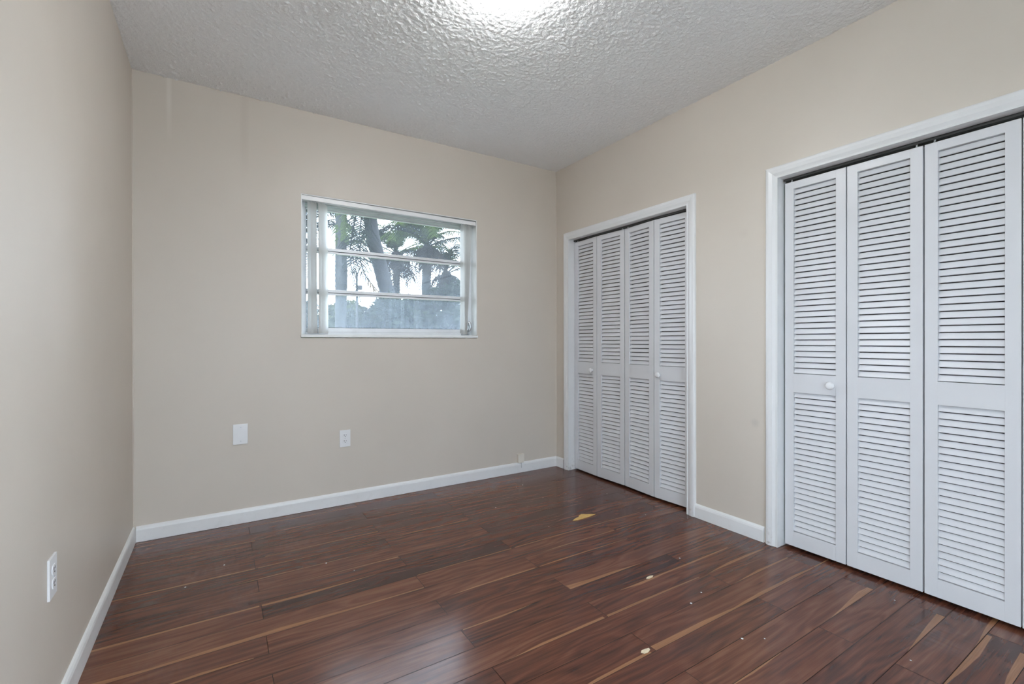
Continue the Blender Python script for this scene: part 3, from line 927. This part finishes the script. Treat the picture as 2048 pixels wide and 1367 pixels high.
spots = [(1.90, 2.95), (1.97, 2.97), (1.55, 2.66), (1.93, 2.65), (2.12, 2.63), (1.66, 2.22), (2.29, 2.04), (2.37, 2.47), (1.98, 1.54),
         (1.79, 1.28), (1.68, 1.25), (1.64, 1.00), (1.71, .955), (2.43, .80), (1.24, .93), (0.02, 2.70), (-.13, 2.55), (.55, 2.30), (0.45, 2.45), (2.02, .62), (1.36, .84)]
for i, (x, y) in enumerate(spots):
    o = f0 if i == 0 else f0.copy()
    if i: COL.objects.link(o)
    s = random.uniform(.6, 1.25)
    o.location = (x, y, .0006); o.rotation_euler = (0, 0, random.uniform(0, 6.28)); o.scale = (s, s, s)

# ================================================================== CEILING LIGHT
lamp = empty('ceiling_light', (0.985, 1.615, ZC))
tag(lamp, 'small frosted dome ceiling light just above the top picture edge', 'ceiling light')
b = MB(); b.lathe([(.0005, -.0165), (.118, -.016), (.122, -.012), (.122, -.0005)], 40, None); b.build('lamp_base', PLATE, lamp)
b = MB()
prof = [(.116 * math.cos(a), -.0168 - .062 * math.sin(a)) for a in [math.radians(90 * i / 12) for i in range(13)]]
prof[-1] = (.0005, prof[-1][1])
b.lathe(prof, 40, None, cap=True); b.build('lamp_shade', LAMPM, lamp, smooth=True)

# ================================================================== OUTDOORS
b = MB(); b.box(-40, -40, -.45, 60, 80, -.40)
struct(b.build('ground', GRASS), 'lawn outside the window', 'ground')
b = MB(); b.box(XR + TW + .02, -9, -.12, 12, 0, -.06); b.box(-6, -9, -.12, XR + TW + .02, YF - TW - .02, -.06); b.box(-10, YF - TW - .02, -.12, XL - TW - .02, 3, -.06)  # added slab, unseen, bounces daylight up to the ceiling
struct(b.build('bounce_patio', SUB), 'unseen pale concrete slab added outside the glass doors to bounce daylight', 'ground')
def at(x, y, d):
    """point seen at photograph pixel (x, y), d metres ahead"""
    return Vector((0, 0, CAMZ)) + (FW + RT * ((x - 1024) / FPX) - UP * ((y - 683.5) / FPX)) * d

def frond(parent, pts, leaf_len, mat, n=34, droop=.5, wid=.02, sweep=.55, seed=0, tip=None):
    """one pinnate frond: stem through the control points, paired narrow leaflets"""
    rs = random.Random(seed)
    P = [Vector(p) for p in pts]
    def cr(t):
        k = t * (len(P) - 1); i = min(int(k), len(P) - 2); f = k - i
        p0 = P[max(i - 1, 0)]; p1 = P[i]; p2 = P[i + 1]; p3 = P[min(i + 2, len(P) - 1)]
        return .5 * ((2 * p1) + (p2 - p0) * f + (2 * p0 - 5 * p1 + 4 * p2 - p3) * f * f + (3 * p1 - p0 - 3 * p2 + p3) * f ** 3)
    b = MB()
    st = [cr(i / 14) for i in range(15)]
    b.tube(st, [.022 * (1 - .85 * i / 14) for i in range(15)], 5)
    for i in range(n):
        t = .14 + .86 * i / (n - 1)
        p = cr(t); tg = (cr(min(1, t + .02)) - cr(max(0, t - .02))).normalized()
        side = tg.cross(Vector((0, 0, 1)))
        if side.length < .15: side = tg.cross(FW)
        side.normalize()
        L = leaf_len * (math.sin(math.pi * (.12 + .80 * t)) ** .7) * rs.uniform(.85, 1.1)
        for sg in (-1, 1):
            d = (side * sg + tg * sweep * rs.uniform(.7, 1.3)).normalized()
            q1 = p + d * L * .5 + Vector((0, 0, -droop * L * .18))
            q2 = p + d * L * .85 + Vector((0, 0, -droop * L * .75))
            wv = tg * wid
            mi = 1 if tip is not None and t > .72 else 0
            b.add([p - wv * .5, p + wv * .5, q1 + wv * .6, q1 - wv * .6, q2], [(0, 1, 2, 3), (3, 2, 4)], mi)
    return b.build('frond', None, parent, mats=[mat] + ([tip] if tip is not None else []))
def trunk(parent, pts, rad, mat, name='trunk'):
    b = MB()
    P = []; Rr = []
    for i in range(len(pts) - 1):
        for k in range(10):
            t = k / 10
            P.append(Vector(pts[i]).lerp(Vector(pts[i + 1]), t)); Rr.append((rad[i] * (1 - t) + rad[i + 1] * t) * (1 + .03 * ((k % 2) * 2 - 1)))
    P.append(Vector(pts[-1])); Rr.append(rad[-1])
    b.tube(P, Rr, 14)
    return b.build(name, mat, parent, smooth=True)
def palm_thing(base, label):
    e = empty('palm_tree', (base[0], base[1], -.40))
    return tag(e, label, 'palm tree', 'palms beyond the window')
def shift(p, base): return Vector(p) - Vector((base[0], base[1], -.40))

# smooth grey trunk on the left of the window
d = 9.0
B1 = at(682, 667, d); B1.z = -.40
e1 = palm_thing(B1, 'palm with smooth grey upright trunk seen beside the left blind strips')
trunk(e1, [shift(B1, B1), shift(at(681, 667, d), B1), shift(at(682, 600, d), B1), shift(at(682.5, 545, d), B1), shift(at(682, 500, d), B1), shift(at(682.5, 400, d), B1), shift(at(683, 280, d), B1)],
      [.12, .102, .108, .117, .108, .100, .095], BARK)
top = shift(at(683, 285, d), B1)
for i in range(9):
    a = i * .698 + .2
    u = Vector((math.cos(a), math.sin(a), 0))
    frond(e1, [top, top + u * .7 + Vector((0, 0, .55)), top + u * 1.2 + Vector((0, 0, .35)), top + u * 1.5 + Vector((0, 0, -.5))], .55, FRONDG, 30, .9, .022, seed=i)
# leaning dark trunk
d = 9.4
pA, pB, pC = at(736, 400, d), at(745, 470, d), at(776, 590, d)
B2 = at(800, 667, d); B2.z = -.40
e2 = palm_thing(B2, 'palm with thick dark leaning trunk and hanging fronds')
trunk(e2, [shift(B2, B2), shift(at(798, 667, d), B2), shift(pC, B2), shift(at(757, 520, d), B2), shift(pB, B2), shift(pA, B2), shift(at(722, 300, d), B2)],
      [.19, .17, .150, .142, .135, .128, .12], BARKD)
top = shift(at(722, 300, d), B2)
k = d - .5
S = lambda x, y, dd=k: shift(at(x, y, dd), B2)
frond(e2, [top, S(728, 395), S(722, 440), S(718, 480), S(713, 520), S(708, 545)], .52, FRONDG, 40, .5, .024, .45, 11)
frond(e2, [top, S(745, 400), S(720, 490), S(726, 540), S(745, 570), S(765, 588)], .55, FRONDG, 46, .25, .024, .55, 12, BROWN)
frond(e2, [top, S(705, 390), S(693, 425), S(688, 455), S(686, 480)], .45, FROND, 30, .6, .024, .5, 13)
frond(e2, [top, S(712, 420), S(700, 500), S(706, 550), S(722, 600)], .42, FRONDG, 34, .4, .022, .5, 14)
for i in range(6):
    a = i * 1.05 + .5
    u = Vector((math.cos(a), math.sin(a), 0))
    frond(e2, [top, top + u * .8 + Vector((0, 0, .6)), top + u * 1.3 + Vector((0, 0, .4)), top + u * 1.7 + Vector((0, 0, -.4))], .55, FRONDG, 30, .9, .022, seed=40 + i)

def crown_palm(cx, cy, d, scale, label, tr_r, nf, seed, green=FROND, skirt=12, lean=(0, 0)):
    rs = random.Random(seed)
    C = at(cx, cy, d)
    base = Vector((C.x + lean[0], C.y + lean[1], -.40))
    e = palm_thing(base, label)
    c = shift(C, base)
    trunk(e, [(0, 0, 0), (c.x * .5, c.y * .5, c.z * .5), (c.x, c.y, c.z - .05)], [tr_r * 1.15, tr_r, tr_r * 1.05], BARK)
    # shaggy boss of old leaf bases
    b = MB()
    b.lathe([(.03 * scale, .10 * scale), (.12 * scale, .03 * scale), (.17 * scale, -.12 * scale), (.15 * scale, -.30 * scale), (.10 * scale, -.42 * scale)], 12, Matrix.Translation(c))
    b.build('leaf_bases', DEAD, e, smooth=True)
    for i in range(nf):
        a = 2 * math.pi * (i + rs.random() * .6) / nf * 2.0
        el = rs.choice([72, 60, 48, 36, 24, 12]) if i > 6 else [86, 78, 70, 64, 56, 48, 40][i]
        L = scale * rs.uniform(1.35, 1.75)
        er = math.radians(el)
        u = Vector((math.cos(a), math.sin(a), 0))
        p1 = c + u * L * .33 * math.cos(er) + Vector((0, 0, L * .33 * math.sin(er)))
        p2 = c + u * L * .72 * math.cos(er * .8) + Vector((0, 0, L * .60 * math.sin(er * .8) - .05))
        p3 = c + u * L * (1.0 - .25 * math.sin(er)) + Vector((0, 0, L * (.68 * math.sin(er) - .30)))
        frond(e, [c, p1, p2, p3], .40 * scale, green if rs.random() < .75 else FRONDG, 38, .55, .019 * scale, .8, seed * 50 + i)
    for i in range(skirt):
        a = 2 * math.pi * (i + rs.random()) / skirt
        u = Vector((math.cos(a), math.sin(a), 0))
        L = scale * rs.uniform(.5, 1.2)
        frond(e, [c, c + u * .30 * L + Vector((0, 0, -.12 * L)), c + u * .42 * L + Vector((0, 0, -.5 * L)), c + u * .34 * L + Vector((0, 0, -.95 * L))], .28 * scale, DEAD, 22, .9, .022 * scale, .7, seed * 90 + i)
    return e
crown_palm(855, 494, 12.0, 1.0, 'palm with spreading green crown and shaggy skirt seen left of the right blind strips', .115, 30, 5, FROND, 13, (-.12, .06))
crown_palm(793, 508, 14.5, 1.2, 'bushy palm crown behind and right of the leaning trunk', .10, 24, 8, FROND, 18)
crown_palm(893, 548, 13.5, 1.1, 'dark shaggy palm low at the right edge of the view', .12, 14, 9, FRONDG, 14)
e = crown_palm(598, 470, 10.5, 1.0, 'palm glimpsed through the narrow glass left of the blind strips', .09, 18, 4, FRONDG, 4)

# leafy shrubs
def shrub(cx, top_y, d, rw, label, mat, n=900, seed=1, leaf=.10):
    rs = random.Random(seed)
    T = at(cx, top_y, d)
    base = Vector((T.x, T.y, -.40))
    H = T.z + .40
    e = empty('shrub', base)
    tag(e, label, 'shrub', 'shrubs beyond the window')
    b = MB()
    lobes = [(rs.uniform(-.6, .6) * rw, rs.uniform(-.4, .4) * rw, H * rs.uniform(.45, .82), rs.uniform(.38, .6) * rw) for _ in range(7)] + [(0, 0, H - .35 * rw, .35 * rw)]
    for i in range(n):
        lx, ly, lz, lr = rs.choice(lobes)
        v = Vector((rs.gauss(0, 1), rs.gauss(0, 1), rs.gauss(0, 1))).normalized() * lr * rs.uniform(.66, 1.18)
        c = Vector((lx, ly, lz)) + v
        if c.z < .05 or c.z > H: continue
        t = Vector((rs.gauss(0, 1), rs.gauss(0, 1), rs.gauss(0, .6))).normalized()
        s = t.cross(Vector((rs.gauss(0, 1), rs.gauss(0, 1), rs.gauss(0, 1)))).normalized()
        L = leaf * rs.uniform(.7, 1.4)
        b.add([c - t * L, c + s * L * .35, c + t * L, c - s * L * .35], [(0, 1, 2, 3)])
    b.build('foliage', mat, e)
    b = MB()
    for (lx, ly, lz, lr) in lobes:
        b.tube([(lx * .1, ly * .1, 0), (lx * .5, ly * .5, lz * .5), (lx, ly, lz)], [.04, .03, .012], 5)
    b.build('stems', BARKD, e)
    # dense inner mass keeps daylight from showing through
    b = MB()
    for (lx, ly, lz, lr) in lobes:
        bm = bmesh.new(); bmesh.ops.create_icosphere(bm, subdivisions=2, radius=lr * .74)
        for q in bm.verts: q.co *= 1 + rs.uniform(-.12, .10)
        b.bm(bm, 0, Matrix.Translation((lx, ly, max(lz, lr * .84 + .02))))
    b.build('inner_foliage', mat, e)
    return e
shrub(615, 600, 15, 1.0, 'pale shrub behind the narrow glass at the window left', SHRUB, 1200, 1)
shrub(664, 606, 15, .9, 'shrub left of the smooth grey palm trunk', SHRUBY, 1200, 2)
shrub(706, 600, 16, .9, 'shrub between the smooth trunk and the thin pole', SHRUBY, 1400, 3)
shrub(742, 612, 15, .8, 'low rounded shrub just right of the thin pole', SHRUB, 1400, 4)
shrub(778, 586, 8.2, .62, 'shrub at the foot of the leaning palm', SHRUB, 1600, 5)
shrub(826, 592, 10.8, .75, 'shrub in front of the shaggy palm trunk', SHRUB, 1600, 6)
shrub(868, 578, 10.8, .8, 'tall shrub right of the shaggy palm trunk', SHRUB, 1600, 7)
shrub(915, 562, 11.5, .8, 'tall shrub behind the right blind strips', SHRUB, 1600, 8)
# slim pole with a small box
Bp = at(714, 667, 13.0); Bp.z = -.40
e = empty('utility_pole', Bp)
tag(e, 'slim dark pole with small box between the palm trunks', 'pole')
tp = at(714, 545, 13.0) - Bp
b = MB(); b.tube([(0, 0, 0), (0, 0, tp.z)], [.035, .030], 8); b.build('pole', POLE, e)
bp = at(720, 575, 13.0) - Bp
b = MB(); b.box(bp.x - .06, bp.y - .05, bp.z - .06, bp.x + .05, bp.y + .05, bp.z + .06, bev=.01); b.build('meter_box', POLE, e)
